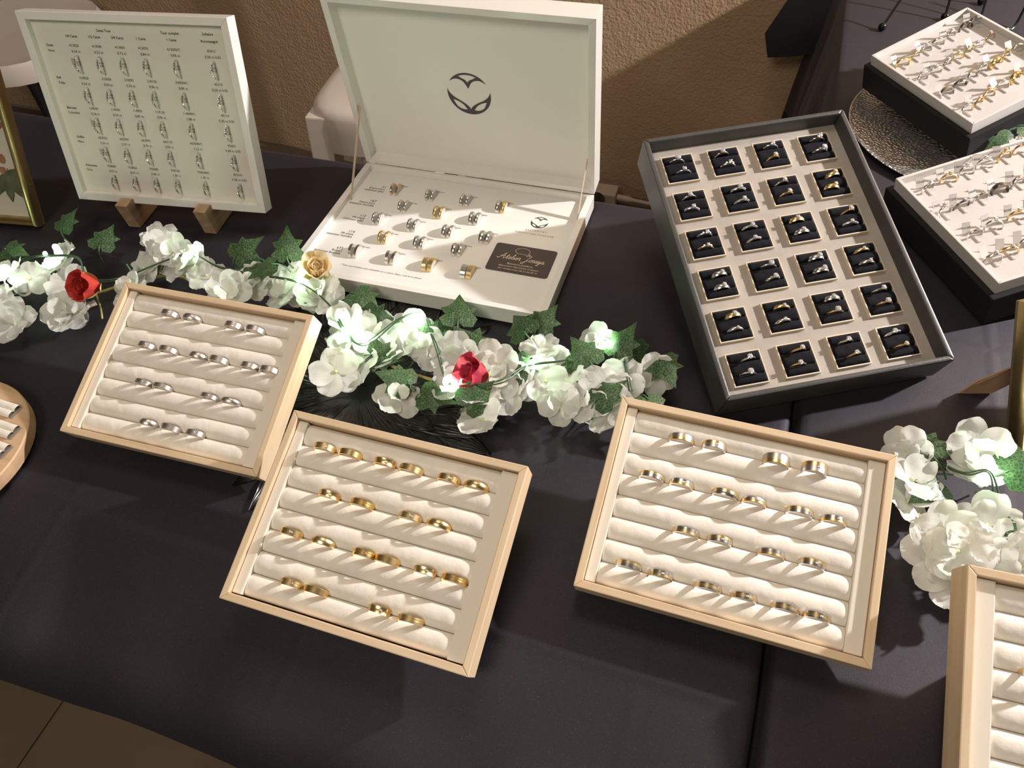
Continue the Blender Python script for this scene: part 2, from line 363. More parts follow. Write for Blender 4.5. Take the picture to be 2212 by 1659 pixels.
def gem_mesh(r):
    k = ('gem', r)
    if k not in RC:
        mb = MB(); n = 8
        ringp = [(0, .55 * r), ] ; vs = [(.55 * r * math.cos(i * math.tau / n), .55 * r * math.sin(i * math.tau / n), .34 * r) for i in range(n)]
        vs += [(r * math.cos((i + .5) * math.tau / n), r * math.sin((i + .5) * math.tau / n), .02 * r) for i in range(n)] + [(0, 0, -.85 * r)]
        fs = [tuple(range(n))] + [(i, n + i, (i + 1) % n) for i in range(n)] + [((i + 1) % n, n + i, n + (i + 1) % n) for i in range(n)] + [(n + (i + 1) % n, n + i, 2 * n) for i in range(n)]
        RC[k] = mb.add(vs, fs).mesh('gemstone', 'diamond')
    return RC[k]
def setting_mesh(r, metal):
    k = ('set', r, metal)
    if k not in RC:
        mb = MB()
        for i in range(4):
            a = (i + .5) * math.pi / 2; c, s_ = math.cos(a), math.sin(a)
            mb.tube([(.25 * r * c, .25 * r * s_, -1.3 * r), (.8 * r * c, .8 * r * s_, -.4 * r), (1.02 * r * c, 1.02 * r * s_, .2 * r), (.9 * r * c, .9 * r * s_, .34 * r)], .00042, 6)
        RC[k] = mb.mesh('claw_setting', metal, smooth=60)
    return RC[k]
def pave_mesh(rad, a0, a1, n, r, y=0):
    k = ('pave', rad, a0, a1, n, r, y)
    if k not in RC:
        mb = MB()
        for i in range(n):
            a = a0 + (a1 - a0) * i / max(1, n - 1); mb.ball((rad * math.cos(a), y, rad * math.sin(a)), r, 4)
        RC[k] = mb.mesh('stone_row', 'diamond', smooth=10)
    return RC[k]
def inlay_mesh(rad, y0, y1, metal):
    k = ('inlay', rad, y0, y1, metal)
    if k not in RC: RC[k] = MB().lathe([(rad - .0012, y0), (rad + .00008, y0), (rad + .00008, y1), (rad - .0012, y1)], 40, 'y').mesh('inlay', metal, smooth=30, fix=True)
    return RC[k]

# ------------------------------------------------------------------ wooden ring trays
ROLLS = {}
def roll_mesh(length, pitch, k):
    key = (round(length, 4), round(pitch, 4), k)
    if key in ROLLS: return ROLLS[key]
    mb = MB(); n, m_ = 44, 18
    def fn(u, v):
        x = (u - .5) * length; e = min(1, (1 - abs(2 * u - 1)) * length / 2 / .007); e = math.sqrt(max(0, 1 - (1 - e) ** 2)) * .16 + .84
        a = math.pi * (1.30 * v - .15); wr = 1 + .035 * noise.noise(Vector((x * 55 + k * 9, math.cos(a) * 2.5, k * 3.1))) + .02 * noise.noise(Vector((x * 170 + k * 5, math.cos(a) * 1.2, k)))
        z_ = math.sin(a); z_ = math.copysign(abs(z_) ** .8, z_)
        return (x, -math.cos(a) * pitch * .499 * (.95 + .05 * e), .0028 + z_ * .0088 * wr * e)
    mb.grid(fn, n, m_); ROLLS[key] = mb.mesh('cushion_roll', 'cream_suede', smooth=80); return ROLLS[key]
def support(t, M, Wd, D, m='tray_underside'):
    """wedge block carrying the raised back down to the cloth (in the thing's own axes)"""
    inv = M.inverted()
    def low(v): p = M @ Vector((0, v, 0)); q = inv @ Vector((p.x, p.y, .0055)); return (q.y, q.z)
    v0, v1 = .03, D - .030
    MB().prism([low(v0), low(v1), (v1, 0), (v0, 0)], .055, Wd - .055, 'x').build('support_wedge', m, t)
def wooden_tray(label, pos, yaw, tilt, Wd, D, T, right=.015, leftw=.0105):
    M = pose(*pos, yaw, tilt); t = thing('ring_tray', label, 'ring tray', M, 'wooden ring trays'); r = .0072
    mitred(t, ('front_rail', 'back_rail', 'side_rail', 'side_rail'), Wd, D, r, r, r, r, 0, T, ('pine', 'pine_side'), .0009)
    MB().box(r, Wd - r, r, D - r, .001, .006).build('bottom_panel', 'cream_paper', t)
    MB().box(r + .0004, r + leftw, r + .001, D - r - .001, .006, T - .0045).build('side_cushion', 'cream_paper', t, bevel=.0012)
    MB().box(Wd - r - right, Wd - r - .0004, r + .001, D - r - .001, .006, T - .0045).build('side_cushion', 'cream_paper', t, bevel=.0012)
    u0, u1 = r + leftw, Wd - r - right; pitch = (D - 2 * r - .002) / 8
    for k in range(8): put('cushion_roll', roll_mesh(u1 - u0 - .0004, pitch, k), t, TR((u0 + u1) / 2, r + .001 + pitch * (k + .5), T - .0165))
    support(t, M, Wd, D)
    slots = [r + .001 + pitch * s for s in (7, 5, 3, 1)]
    return M, slots
def tray_ring(M, u, v, w_, metal, style, rad, wid, label, group, inlay=None, stone=None, lean=0):
    X = M @ TR(u, v, w_) @ Matrix.Rotation(R(lean), 4, 'X') @ Matrix.Rotation(rnd.uniform(-2.5, 2.5) * math.pi / 180, 4, 'Z')
    o = thing('wedding_band', label, 'ring', X, group, band_mesh(rad, wid, style, metal))
    if inlay:
        m_, a, b = inlay; put('inlay', inlay_mesh(rad, a * wid, b * wid, m_), o)
    if stone:
        n, da = stone
        put('stone_row', pave_mesh(rad - .0001, R(90 + da), R(90 + da + 7 * (n - 1) + .01), n, .0009), o)
    return o
ROWN = ('top', 'second', 'third', 'bottom')
def fill(M, slots, T, rows, tray, chooser, group):
    for r, us in enumerate(rows):
        for c, u in enumerate(us):
            metal, style, rad, wid, inl, st, desc = chooser(r, c)
            tray_ring(M, u / 1000, slots[r], T + .0040 - rad, metal, style, rad, wid, '%s, %s row of %s, %s from left' % (desc, ROWN[r], tray, ORD[c]), group, inl, st, lean=-6)
T1 = .025
M1, S1 = wooden_tray('pine ring tray of grey steel bands, leftmost of the pine trays', (-.6612, .3140, .010), 2.11, 21.5, .2450, .1855, T1)
def ch1(r, c):
    st = (1, -20) if (c % 2 == 0) else None; style = ('flat', 'dome', 'groove', 'flat')[(r * 3 + c) % 4]
    return ('steel', style, .0108 if c % 2 == 0 else .0120, .0060 if r != 2 else .0050, None, st, {'flat': 'flat', 'dome': 'domed', 'groove': 'grooved'}[style] + ' grey steel band' + (' with stone' if st else ''))
fill(M1, S1, T1, [[70, 99, 153, 180], [58, 86, 125, 151, 190, 214], [73, 97, 157, 183], [98, 126, 157]], 'left pine tray', ch1, 'steel bands in the left pine tray')
T2 = .030
M2, S2 = wooden_tray('pine ring tray of yellow gold bands, front and centre', (-.3769, .1961, .010), .25, 19.5, .2421, .1863, T2, right=.016)
def ch2(r, c):
    st = (1 + (c * 2 + r) % 3, -25) if c % 2 == 0 else None; style = ('groove', 'flat', 'concave', 'groove', 'flat', 'dome')[(r * 2 + c) % 6]
    return ('yellow_gold' if (r + c) % 3 else 'bronze_gold', style, .0112 if c % 2 == 0 else .0122, .0058, None, st, {'flat': 'flat', 'dome': 'domed', 'groove': 'grooved', 'concave': 'concave'}[style] + ' yellow gold band' + (' with stones' if st else ''))
fill(M2, S2, T2, [[43, 70, 107, 134, 172, 199], [65, 99, 148, 176], [42, 75, 117, 140, 177, 205], [60, 85, 148, 178]], 'front pine tray', ch2, 'gold bands in the front centre tray')
T3 = .027
M3, S3 = wooden_tray('pine ring tray of two-tone bands below the grey box', (-.0733, .3012, .010), 0, 18.39, .2525, .1885, T3)
def ch3(r, c):
    wid = .0096 if (r == 0 and c > 1) else (.0068 if r == 0 else .0056); side = -.5 if (r + c) % 2 == 0 else .12
    inl = ('yellow_gold', side, side + .38) if r != 3 or c < 2 else ('yellow_gold', -.2, .2)
    st = (2, -15) if c % 2 else None
    return ('steel' if r == 0 else 'white_gold', 'dome' if r == 1 and c in (2, 3) else 'flat', .0122 if c % 2 == 0 else .0114, wid, inl, st, ('wide ' if wid > .008 else '') + 'two-tone band' + (' with stones' if st else ''))
fill(M3, S3, T3, [[64, 95, 152, 186], [45, 73, 113, 139, 179, 208], [86, 116, 161, 196], [43, 72, 114, 145, 180, 206]], 'right pine tray', ch3, 'two-tone bands in the right pine tray')
T4 = .0330
M4, S4 = wooden_tray('pine ring tray cut off by the lower right corner of the picture', (.2360, .2040, .010), 2.72, 20, .2500, .1880, T4, leftw=.0155)
tray_ring(M4, .052, S4[1], T4 - .006, 'white_gold', 'flat', .0112, .0050, 'silver and gold band in the cropped tray at lower right', 'rings in the cropped tray', ('yellow_gold', -.1, .5))
tray_ring(M4, .080, S4[1], T4 - .006, 'steel', 'dome', .0106, .0048, 'grey band touching the right picture edge in the cropped tray', 'rings in the cropped tray')

# round wooden board at the left edge
M = pose(-.800, .248, .002, -2, 0); t = thing('round_ring_board', 'round beech ring board with white cushion slots at the left edge', 'ring board', M)
mb = MB(); r0 = .104
holes = [(v, math.sqrt(.088 ** 2 - v * v) * .985) for v in (.074, .049, .024, -.001, -.026, -.051, -.074)]
holes = [(v, math.sqrt(max(.0005, .0905 ** 2 - v * v))) for v in (.072, .048, .024, 0, -.024, -.048, -.072)]
mb.lathe([(.001, 0), (r0 - .003, 0), (r0, .003), (r0, .017), (r0 - .0015, .0185), (.001, .0185)], 64, close=False).build('board_disc', 'beech', t, smooth=40)
for v, h in holes:
    MB().box(-h - .004, h + .004, v - .0098, v + .0098, .0150, .0189).build('slot_recess', 'tray_underside', t, bevel=.002)
    for s in (-1, 1): put('cushion_roll', roll_mesh(2 * h, .0092, 3), t, TR(0, v + s * .0046, .0190) @ Matrix.Diagonal((1, 1, .42, 1)))

# ------------------------------------------------------------------ grey box of velvet ring pads
DW, DD, DT = .2577, .3458, .0468
MD = pose(.0194, .5481, .002, 29.04, 19.26)
t = thing('jewellery_box', 'open charcoal leatherette box holding rows of dark velvet ring pads', 'jewellery box', MD)
wl = .0062
mitred(t, ('front_wall', 'back_wall', 'side_wall', 'side_wall'), DW, DD, wl, wl, wl, wl, 0, DT, ('grey_leatherette', 'grey_leatherette'), .0022)
MB().box(wl, DW - wl, wl, DD - wl, .002, .0262).build('insert_board', 'pad_board', t)
support(t, MD, DW, DD, 'grey_leatherette')
pf = MB(); s_ = .0400; b_ = .0013
for a in ((0, s_, 0, b_), (0, s_, s_ - b_, s_), (0, b_, b_, s_ - b_), (s_ - b_, s_, b_, s_ - b_)): pf.box(a[0], a[1], a[2], a[3], 0, .0042)
pf = pf.mesh('ring_pad', 'pale_gold_trim')
def pad(u, v):
    x, y = b_ + u * (s_ - 2 * b_), b_ + v * (s_ - 2 * b_)
    seg = [(0, .31), (.31, .73), (.73, 1.0)]
    for a, b in seg:
        if a <= v <= b + 1e-9:
            q = (v - a) / (b - a); h = math.sin(math.pi * min(1, max(0, q))) ** .30
    e = min(1, min(u, 1 - u) * 12); e = math.sqrt(max(0, 1 - (1 - e) ** 2))
    return (x, y, -.001 + .0072 * h * (.55 + .45 * e) + .0006 * noise.noise(Vector((u * 4, v * 6, 2))))
cu = MB().grid(pad, 22, 26).mesh('velvet_cushion', 'navy_velvet', smooth=80)
K = {'w': 'white_gold', 'g': 'yellow_gold', 'r': 'rose_gold'}; KN = {'w': 'silver', 'g': 'yellow gold', 'r': 'rose gold'}
STY = {'s': 'solitaire ring', 'p': 'ring with stone-set band', 't': 'three-stone ring', 'b': 'broad ring with set stone', 'c': 'cluster ring', 'm': 'band with small stone'}
SPEC = [['ws ws', 'rs wc', 'ws gs', 'rs wc'], ['ws wp', 'wp wp', 'ws gs', 'gb gb'], ['wt gt', 'wp wp', 'gb wb', 'gs wp'],
        ['wb wb', 'ws wc', 'wb wb', 'gm wm'], ['gb wm', 'gm wm', 'wb gs', 'ws gs'], ['ws ws', 'gs gs', 'ws gs', 'wp gs']]
for r in range(6):
    for c in range(4):
        u, v = .0197 + c * .0587, .2870 + .0 - r * .0538
        p = put('ring_pad', pf, t, TR(u, v, .0262)); put('velvet_cushion', cu, p)
        for q, code in enumerate(SPEC[r][c].split()):
            k, st = code; rad = .0104; wid = {'s': .0021, 'p': .0030, 't': .0024, 'b': .0052, 'c': .0028, 'm': .0036}[st]
            X = MD @ TR(u + s_ * .5 + rnd.uniform(-.004, .004), v + s_ * (.73, .31)[q], 0.0262 + .0010) @ Matrix.Rotation(R(rnd.uniform(-9, 9)), 4, 'Z') @ Matrix.Rotation(R(rnd.uniform(-8, 8)), 4, 'Y')
            o = thing('gem_ring', '%s %s, %s slot, %s pad of %s row, charcoal box' % (KN[k], STY[st], ('rear', 'front')[q], ORD[c], ORD[r]), 'ring', X, 'rings in the charcoal box', band_mesh(rad, wid, 'dome', K[k]))
            gr = {'s': .0030, 'p': .0028, 't': .0024, 'b': .0027, 'c': .0027, 'm': .0018}[st] * rnd.uniform(.9, 1.2); gr = round(gr, 4)
            if c == 3 and r == 0: gr = .0036
            put('gemstone', gem_mesh(gr), o, TR(0, 0, rad + gr * 1.1)); put('claw_setting', setting_mesh(gr, K[k]), o, TR(0, 0, rad + gr * 1.1))
            if st == 'p':
                put('stone_row', pave_mesh(rad, R(35), R(78), 7, .00085), o); put('stone_row', pave_mesh(rad, R(102), R(145), 7, .00085), o)
            if st in 'tc':
                for s2 in (-1, 1): put('gemstone', gem_mesh(.0015), o, Matrix.Rotation(R(s2 * 21), 4, 'Y') @ TR(0, 0, rad + .0012))

# ------------------------------------------------------------------ half-ring samples
def half_mesh(rad, wid, style, metal):
    k = ('half', rad, wid, style, metal)
    if k in RC: return RC[k]
    h = wid / 2; th = .0019
    pr = [(rad - th, -h), (rad - .0008, -h), (rad - .0001, -h * .45), (rad, 0), (rad - .0001, h * .45), (rad - .0008, h), (rad - th, h)] if style == 'dome' else [(rad - th, -h), (rad, -h), (rad, h), (rad - th, h)]
    RC[k] = MB().lathe(pr, 24, 'x', 0, math.pi).mesh('half_ring', metal, smooth=30, fix=True); return RC[k]
def half_stones(rad, wid):
    k = ('hst', rad)
    if k not in RC:
        mb = MB()
        for i in range(9): a = R(24 + i * 16.5); mb.ball((0, rad * math.cos(a), rad * math.sin(a)), .00095, 4)
        RC[k] = mb.mesh('stone_row', 'diamond', smooth=10)
    return RC[k]

# ------------------------------------------------------------------ white presentation box
BW, BD, BH = .35702, .25382, .02642
MBX = pose(-.55678, .62018, .0035, R(0) + math.degrees(.0131388), 0)
t = thing('presentation_box', 'open white lacquered box showing pairs of half rings', 'presentation box', MBX)
mitred(t, ('front_wall', 'back_wall', 'side_wall', 'side_wall'), BW, BD, .0092, .0078, .0095, .0060, 0, BH - .0035, ('white_lacquer', 'white_lacquer'), .0007)
panel = MB().box(.0093, BW - .0096, .0079, BD - .0061, .004, .0145).build('insert_panel', 'white_board', t)
# lid, leaning slightly forwards, held by two ribbons
ML = TR(0, BD, BH - .0035 + .0006) @ Matrix.Rotation(1.664547, 4, 'X')
lid = MB().box(.0094, BW - .0097, .0078, .2480, -.0310, -.0185).build('lid_panel', 'white_board', t, M=ML)
lw = MB()
for poly in ([(0, 0), (BW, 0), (BW - .0098, .0078), (.0095, .0078)], [(.0095, .2477), (BW - .0098, .2477), (BW, .2562), (0, .2562)], [(0, 0), (.0095, .0078), (.0095, .2477), (0, .2562)], [(BW - .0098, .0078), (BW, 0), (BW, .2562), (BW - .0098, .2477)]):
    MB().prism(poly, -.0325, 0).build('lid_wall', 'white_lacquer', lid, bevel=.0007)
def logo(r):
    def arc(a0, a1, n=24): return [(r * math.cos(R(a0 + (a1 - a0) * i / n)), r * math.sin(R(a0 + (a1 - a0) * i / n))) for i in range(n + 1)]
    def sm(pts, k=6): return [(p.x * r, p.y * r) for p in smooth_path([(x, y, 0) for x, y in pts], k)]
    top = arc(33, 147) + sm([(-.84, .545), (-.62, .665), (-.40, .675), (-.18, .56), (0, .25)])[1:] + sm([(0, .25), (.18, .56), (.40, .675), (.62, .665), (.84, .545)])[1:-1]
    hole = sm([(-.40, .83), (-.2, .89), (0, .905), (.2, .89), (.40, .83)])[:-1] + sm([(.40, .83), (.26, .74), (.10, .66), (0, .55)])[:-1] + sm([(0, .55), (-.10, .66), (-.26, .74), (-.40, .83)])[:-1]
    bot = arc(170, 370, 40) + sm([(.985, .17), (.88, -.04), (.66, -.24), (.34, -.42), (.10, -.60), (0, -.74)])[1:] + sm([(0, -.74), (-.10, -.60), (-.34, -.42), (-.66, -.24), (-.88, -.04), (-.985, .17)])[1:-1]
    lf = []
    for s in (-1, 1): lf.append(sm([(s * .78, -.33), (s * .56, -.40), (s * .34, -.54), (s * .16, -.78)])[:-1] + sm([(s * .16, -.78), (s * .38, -.78), (s * .62, -.64), (s * .78, -.33)])[:-1])
    return outline([top, hole, bot] + lf, 'emblem')
flat(logo(.0312), 'emblem', lid, TR(.1780, .1262, -.0182), 'foil_charcoal')
PZ = .0148
flat(logo(.0122), 'emblem', panel, TR(.2962, .1845, PZ), 'foil_charcoal')
text('ALLIANCES', .0040, panel, .2962, .1655, PZ, 'ink_soft', 'CENTER', spacing=1.6); text('FABRICATION FRANÇAISE', .0036, panel, .2962, .1580, PZ, 'ink_soft', 'CENTER', spacing=1.35)
LAB = [('21', 'Demi Jonc', 'intérieur plat'), ('167', 'Demi Jonc', 'intérieur bombé'), ('113', 'Mi plate', 'intérieur plat'), ('114', 'Mi plate', 'intérieur bombé'), ('672', 'Ruban', 'intérieur bombé')]
LV = [.2105, .1752, .1392, .1022, .0652]
for (a, b, c), v in zip(LAB, LV):
    text(a, .0066, panel, .0505, v, PZ, 'ink', 'RIGHT'); text(b, .0060, panel, .0510, v - .0055, PZ, 'ink', 'RIGHT'); text(c, .0060, panel, .0513, v - .0110, PZ, 'ink', 'RIGHT')
text('* Tous nos modèles sont réalisables en or jaune, blanc, rose & en platine', .0040, panel, .0615, .0345, PZ, 'ink_soft')
PAIRS = [[(69, 206, 'rr'), (125.5, 205, 'ww'), (179, 205, 'ww'), (234.5, 203, 'wg')], [(97, 170, 'ww'), (152, 169, 'gg'), (206.5, 168, 'ww')],
         [(72, 135, 'ww'), (127, 133, 'ww'), (180, 132, 'ww'), (234.6, 132, 'ww')], [(98, 98, 'gg'), (151, 99.5, 'ww'), (207, 98, 'ww')], [(71, 61.5, 'ww'), (126, 60.8, 'ww'), (180, 60.3, 'gg'), (235, 59, 'wg')]]
WID = [('2 mm', '2,5 mm', '3 mm', '4 mm'), ('2,5 mm', '3 mm', '4 mm'), ('2,5 mm', '3 mm', '4 mm', '5 mm'), ('2,5 mm', '4 mm', '4,5 mm'), ('2,5 mm', '3 mm', '4 mm', '5 mm')]
for r, row in enumerate(PAIRS):
    for c, (u, v, kk) in enumerate(row):
        wd = round(float(WID[r][c].split()[0].replace(',', '.')) / 1000 + .0012, 5)
        text(WID[r][c], .0044, panel, u / 1000 + .0085, v / 1000 + .0140, PZ, 'ink_soft', 'CENTER')
        for q in range(2):
            X = MBX @ TR(u / 1000 + (-.0046, .0046)[q], v / 1000 + (.0, .0006)[q], .0142) @ Matrix.Rotation(R((4, -4)[q]), 4, 'Z')
            o = thing('half_ring_sample', '%s half band, %s of %s pair in %s row of white box' % (KN[kk[q]], ('left', 'right')[q], ORD[c], ('top', 'second', 'third', 'fourth', 'bottom')[r]), 'ring', X, 'half rings in the white box', half_mesh(.0118, wd, 'dome' if r != 4 else 'flat', K[kk[q]]))
            kq = ('mount', wd)
            if kq not in RC: RC[kq] = MB().prism([(.0101 * math.cos(math.pi * i / 18), .0101 * math.sin(math.pi * i / 18)) for i in range(19)], -wd * .36, wd * .36, 'x').mesh('ring_mount', 'ring_holder')
            put('ring_mount', RC[kq], o)
def ribbon(a, b, name='ribbon'):
    a, b = Vector(a), Vector(b); d = (b - a).normalized(); n = Vector((1, 0, 0)); s = d.cross(n).normalized() * .0026
    mb = MB(); N = 10
    vs = []
    for i in range(N + 1):
        p = a.lerp(b, i / N)
        for k, h in ((-1, -1), (1, -1), (1, 1), (-1, 1)): vs.append(p + s * k + n * h * .00035)
    fs = [(i * 4 + k, i * 4 + (k + 1) % 4, i * 4 + 4 + (k + 1) % 4, i * 4 + 4 + k) for i in range(N) for k in range(4)] + [(3, 2, 1, 0), (N * 4, N * 4 + 1, N * 4 + 2, N * 4 + 3)]
    mb.add(vs, fs).build(name, 'ribbon_satin', t)
ribbon(ML @ Vector((.0120, .0953, -.007)), (.0125, .1690, .0150)); ribbon(ML @ Vector((BW - .0118, .0545, -.007)), (BW - .0118, .2021, .0150))
# visiting card lying on the panel
def rrect(w_, h_, r, n=6):
    out = []
    for cx, cy, a in ((w_ - r, h_ - r, 0), (r, h_ - r, 90), (r, r, 180), (w_ - r, r, 270)): out += [(cx + r * math.cos(R(a + 90 * i / n)), cy + r * math.sin(R(a + 90 * i / n))) for i in range(n + 1)]
    return out
card = thing('visiting_card', 'dark taupe visiting card with cream lettering in the white box', 'card', MBX @ TR(.2528, .0738, .0147))
MB().prism(rrect(.0852, .0555, .004), 0, .0006).build('card_stock', 'card_taupe', card)
cz = .00075
# script lettering drawn as pen strokes (letter box height 1 = x-height)
GL = {'A': (2.0, [[(-.25, .45), (-.1, .15), (.2, .05), (.7, .7), (1.15, 1.7), (1.45, 2.25), (1.42, 1.5), (1.4, .6), (1.55, .05), (1.9, .35)], [(.35, .95), (.9, .85), (1.75, 1.0)]]),
      't': (.72, [[(0, .3), (.3, 1.0), (.45, 1.75), (.38, .9), (.3, .2), (.45, .02), (.75, .35)], [(.1, 1.15), (.75, 1.2)]]),
      'e': (.72, [[(0, .35), (.35, .5), (.55, .8), (.42, 1.0), (.2, .75), (.18, .3), (.35, .03), (.72, .35)]]),
      'l': (.62, [[(0, .35), (.35, .9), (.6, 1.7), (.5, 2.05), (.35, 1.6), (.25, .6), (.32, .05), (.62, .35)]]),
      'i': (.5, [[(0, .35), (.25, .95), (.2, .4), (.25, .05), (.5, .35)], [(.34, 1.4), (.38, 1.46)]]),
      'r': (.72, [[(0, .35), (.25, 1.05), (.32, .92), (.5, .95), (.52, .7), (.45, .2), (.55, .03), (.72, .3)]]),
      'J': (1.55, [[(.1, 1.75), (.25, 2.1), (.8, 2.2), (1.4, 2.25), (1.1, 1.4), (.75, .2), (.35, -.75), (-.05, -.95), (-.15, -.6), (.4, -.15), (1.1, .3), (1.5, .4)]]),
      'o': (.8, [[(.45, .98), (.15, .75), (.1, .3), (.3, .03), (.55, .25), (.6, .75), (.45, .98), (.55, .8), (.8, .75)]]),
      's': (.68, [[(0, .35), (.3, 1.08), (.42, .75), (.5, .35), (.35, .03), (.08, .12), (.3, .08), (.68, .35)]]),
      'a': (.85, [[(.58, .85), (.35, .98), (.12, .6), (.15, .1), (.4, .15), (.6, .9), (.55, .3), (.65, .05), (.85, .35)]]),
      'y': (.85, [[(0, .6), (.15, .95), (.15, .3), (.35, .1), (.6, .95), (.5, .1), (.3, -.75), (.05, -.9), (.02, -.65), (.45, -.05), (.85, .35)]]),
      ' ': (.75, [])}
def script(word, x, y, h, parent, material, r):
    mb = MB(); cx = 0
    for ch in word:
        adv, strokes = GL[ch]
        for st in strokes:
            pts = smooth_path([(x + (cx + p[0] + .22 * p[1]) * h, y + p[1] * h, 0) for p in st], 5)
            m_ = len(pts); mb.tube(pts, [r * (.55 + .75 * max(0, (pts[max(0, i - 1)].y - p.y)) / h * 4 if i else r * 0 + .5) if False else r * (.6 + .5 * abs(math.sin(i * .45))) for i, p in enumerate(pts)], 5)
        cx += adv
    mb.v = [(a, b, c * .15) for a, b, c in mb.v]
    return mb.build('script_lettering', material, parent, M=TR(0, 0, cz))
script('Atelier Josaya', .0095, .0255, .0052, card, 'card_cream', .00042)
text('Bijouterie Joaillerie', .0046, card, .0430, .0170, cz, 'card_cream', 'CENTER', shear=.35); text('Réparation Fabrication Création', .0042, card, .0430, .0115, cz, 'card_cream', 'CENTER', shear=.35); text('Sur rendez-vous 06.21.66.35.16', .0042, card, .0430, .0062, cz, 'card_cream', 'CENTER', shear=.35)
hp = []
for i in range(46):
    a = R(200 - i * 230 / 45); rr2 = 1 + (.09 if i % 2 else 0); hp.append((.0395 + .0095 * rr2 * math.cos(a), .0440 + .0068 * rr2 * math.sin(a), cz))
MB().tube(hp, .00022, 5).build('hedgehog_outline', 'card_cream', card)
MB().tube(smooth_path([hp[-1], (.0500, .0400, cz), (.0520, .0393, cz), (.0495, .0384, cz), (.0465, .0388, cz), (.0455, .0378, cz), (.0440, .0388, cz), (.0360, .0388, cz), (.0345, .0378, cz), (.0335, .0390, cz), hp[0]], 4), .00022, 5).build('hedgehog_outline', 'card_cream', card)

# ------------------------------------------------------------------ white chart frame with half rings
FW, FD, FT = .2967, .2524, .0203
MF = pose(-.9346, .6893, .030, 7.74, 75.22)
t = thing('ring_chart_frame', 'white deep frame with printed chart of half rings', 'display frame', MF)
mitred(t, ('bottom_rail', 'top_rail', 'side_rail', 'side_rail'), FW, FD, .0112, .0115, .0105, .0100, 0, FT, ('white_lacquer', 'white_lacquer'), .0007)
board = MB().box(.011, FW - .010, .011, FD - .0098, .001, .0118).build('chart_board', 'chart_board', t)
bz = .0121
CU = [.0650, .0985, .1320, .1655, .2088, .2613]; CV = [.2111, .1705, .1309, .0908, .0503]
for x, y, s in ((.1151, .2305, 'Demi Tour'), (.2086, .2305, 'Tour complet'), (.2611, .2310, 'Solitaire'), (.2088, .2226, '1 Carat'), (.2612, .2226, 'Accompagné')): text(s, .0046, board, x, y, bz, 'ink', 'CENTER', bold=.010)
for x, s in zip(CU, ('1/4 Carat', '1/2 Carat', '3/4 Carat', '1 Carat')): text(s, .0046, board, x, .2226, bz, 'ink', 'CENTER', bold=.010)
for (a, b, x, x2), v in zip((('Grain', 'Neva', .0289, .0287), ('Rail', 'Volga', .0267, .0285), ('Berceau', 'Columbia', .0313, .0323), ('Griffes', 'Mars', .0299, .0281), ('Princesse', 'Diva', .0326, .0274)), CV):
    text(a, .0046, board, x, v - .0004, bz, 'ink', 'CENTER', bold=.010); text(b, .0046, board, x2, v - .0070, bz, 'ink', 'CENTER')
NUM = [('413020', '413040', '413060', '413070', '413030/C', '45413'), ('319020', '310050', '310095', '310120', '350030/C', '45310'), ('114020', '114050', '114095', '114120', '114040/C', '45114'), ('662020', '662050', '662095', '662120', '650040/C', '45662'), ('750040', '750050', '750080', '750100', '750040/C', '453101')]
CT = [('0.34 ct', '0.52 ct', '0.72 ct', '0.84 ct', '0.90 ct', '0.20 ct 0.02'), ('0.26 ct', '0.50 ct', '0.76 ct', '0.96 ct', '0.90 ct', '0.20 ct 0.05'), ('0.26 ct', '0.50 ct', '0.85 ct', '0.96 ct', '1.08 ct', '0.30 ct 0.05'), ('0.26 ct', '0.50 ct', '0.76 ct', '0.96 ct', '1.12 ct', '0.40 ct 0.05'), ('0.52 ct', '0.65 ct', '0.80 ct', '1.00 ct', '1.40 ct', '0.30 ct 0.05')]
for r in range(5):
    for c in range(6):
        text(NUM[r][c], .0047, board, CU[c], CV[r], bz, 'ink', 'CENTER'); text(CT[r][c], .0047, board, CU[c] + .0005, CV[r] - .0072, bz, 'ink', 'CENTER')
        X = MF @ TR(CU[c] + .0008, CV[r] - .0224, .0119)
        o = thing('half_ring_sample', 'half ring with small stones, %s from left in chart row named %s' % (ORD[c], ('Grain', 'Rail', 'Berceau', 'Griffes', 'Princesse')[r]), 'ring', X, 'half rings in the chart frame', half_mesh(.0112, .0029, 'dome', 'white_gold'))
        put('stone_row', half_stones(.0111, .003), o)
        # engraved size slip visible inside the half ring
        text('%s\n%s' % (NUM[r][c][:4], CT[r][c][:4]), .0034, board, CU[c] - .0006, CV[r] - .0224, bz, 'ink', 'CENTER')
        if c == 5: put('gemstone', gem_mesh(.0018), o, TR(0, 0, .0127))
        if c == 0 and r in (0, 2, 3):
            MB().box(-.004, .004, -.0045, .0045, 0, .0003).build('paper_slip', 'mount_paper', board, M=TR(CU[0] - .0075, CV[r] - .0195, .0119)); text('418\n012', .0034, board, CU[0] - .0075, CV[r] - .0195, .0124, 'ink', 'CENTER')
for x, y, which in ((-.8495, .6690, 'left'), (-.7275, .6855, 'right')):
    o = thing('frame_foot', 'slotted oak foot under the chart frame, %s of the two' % which, 'frame foot', pose(x, y, .0005, 7.74), 'oak feet of the chart frame')
    MB().prism([(0, 0), (.078, 0), (.070, .030), (.047, .044), (.0385, .0300), (.0165, .0330), (.0125, .0430), (-.006, .0420)], -.0095, .0095, 'x').build('foot_block', 'oak', o, bevel=.0008)

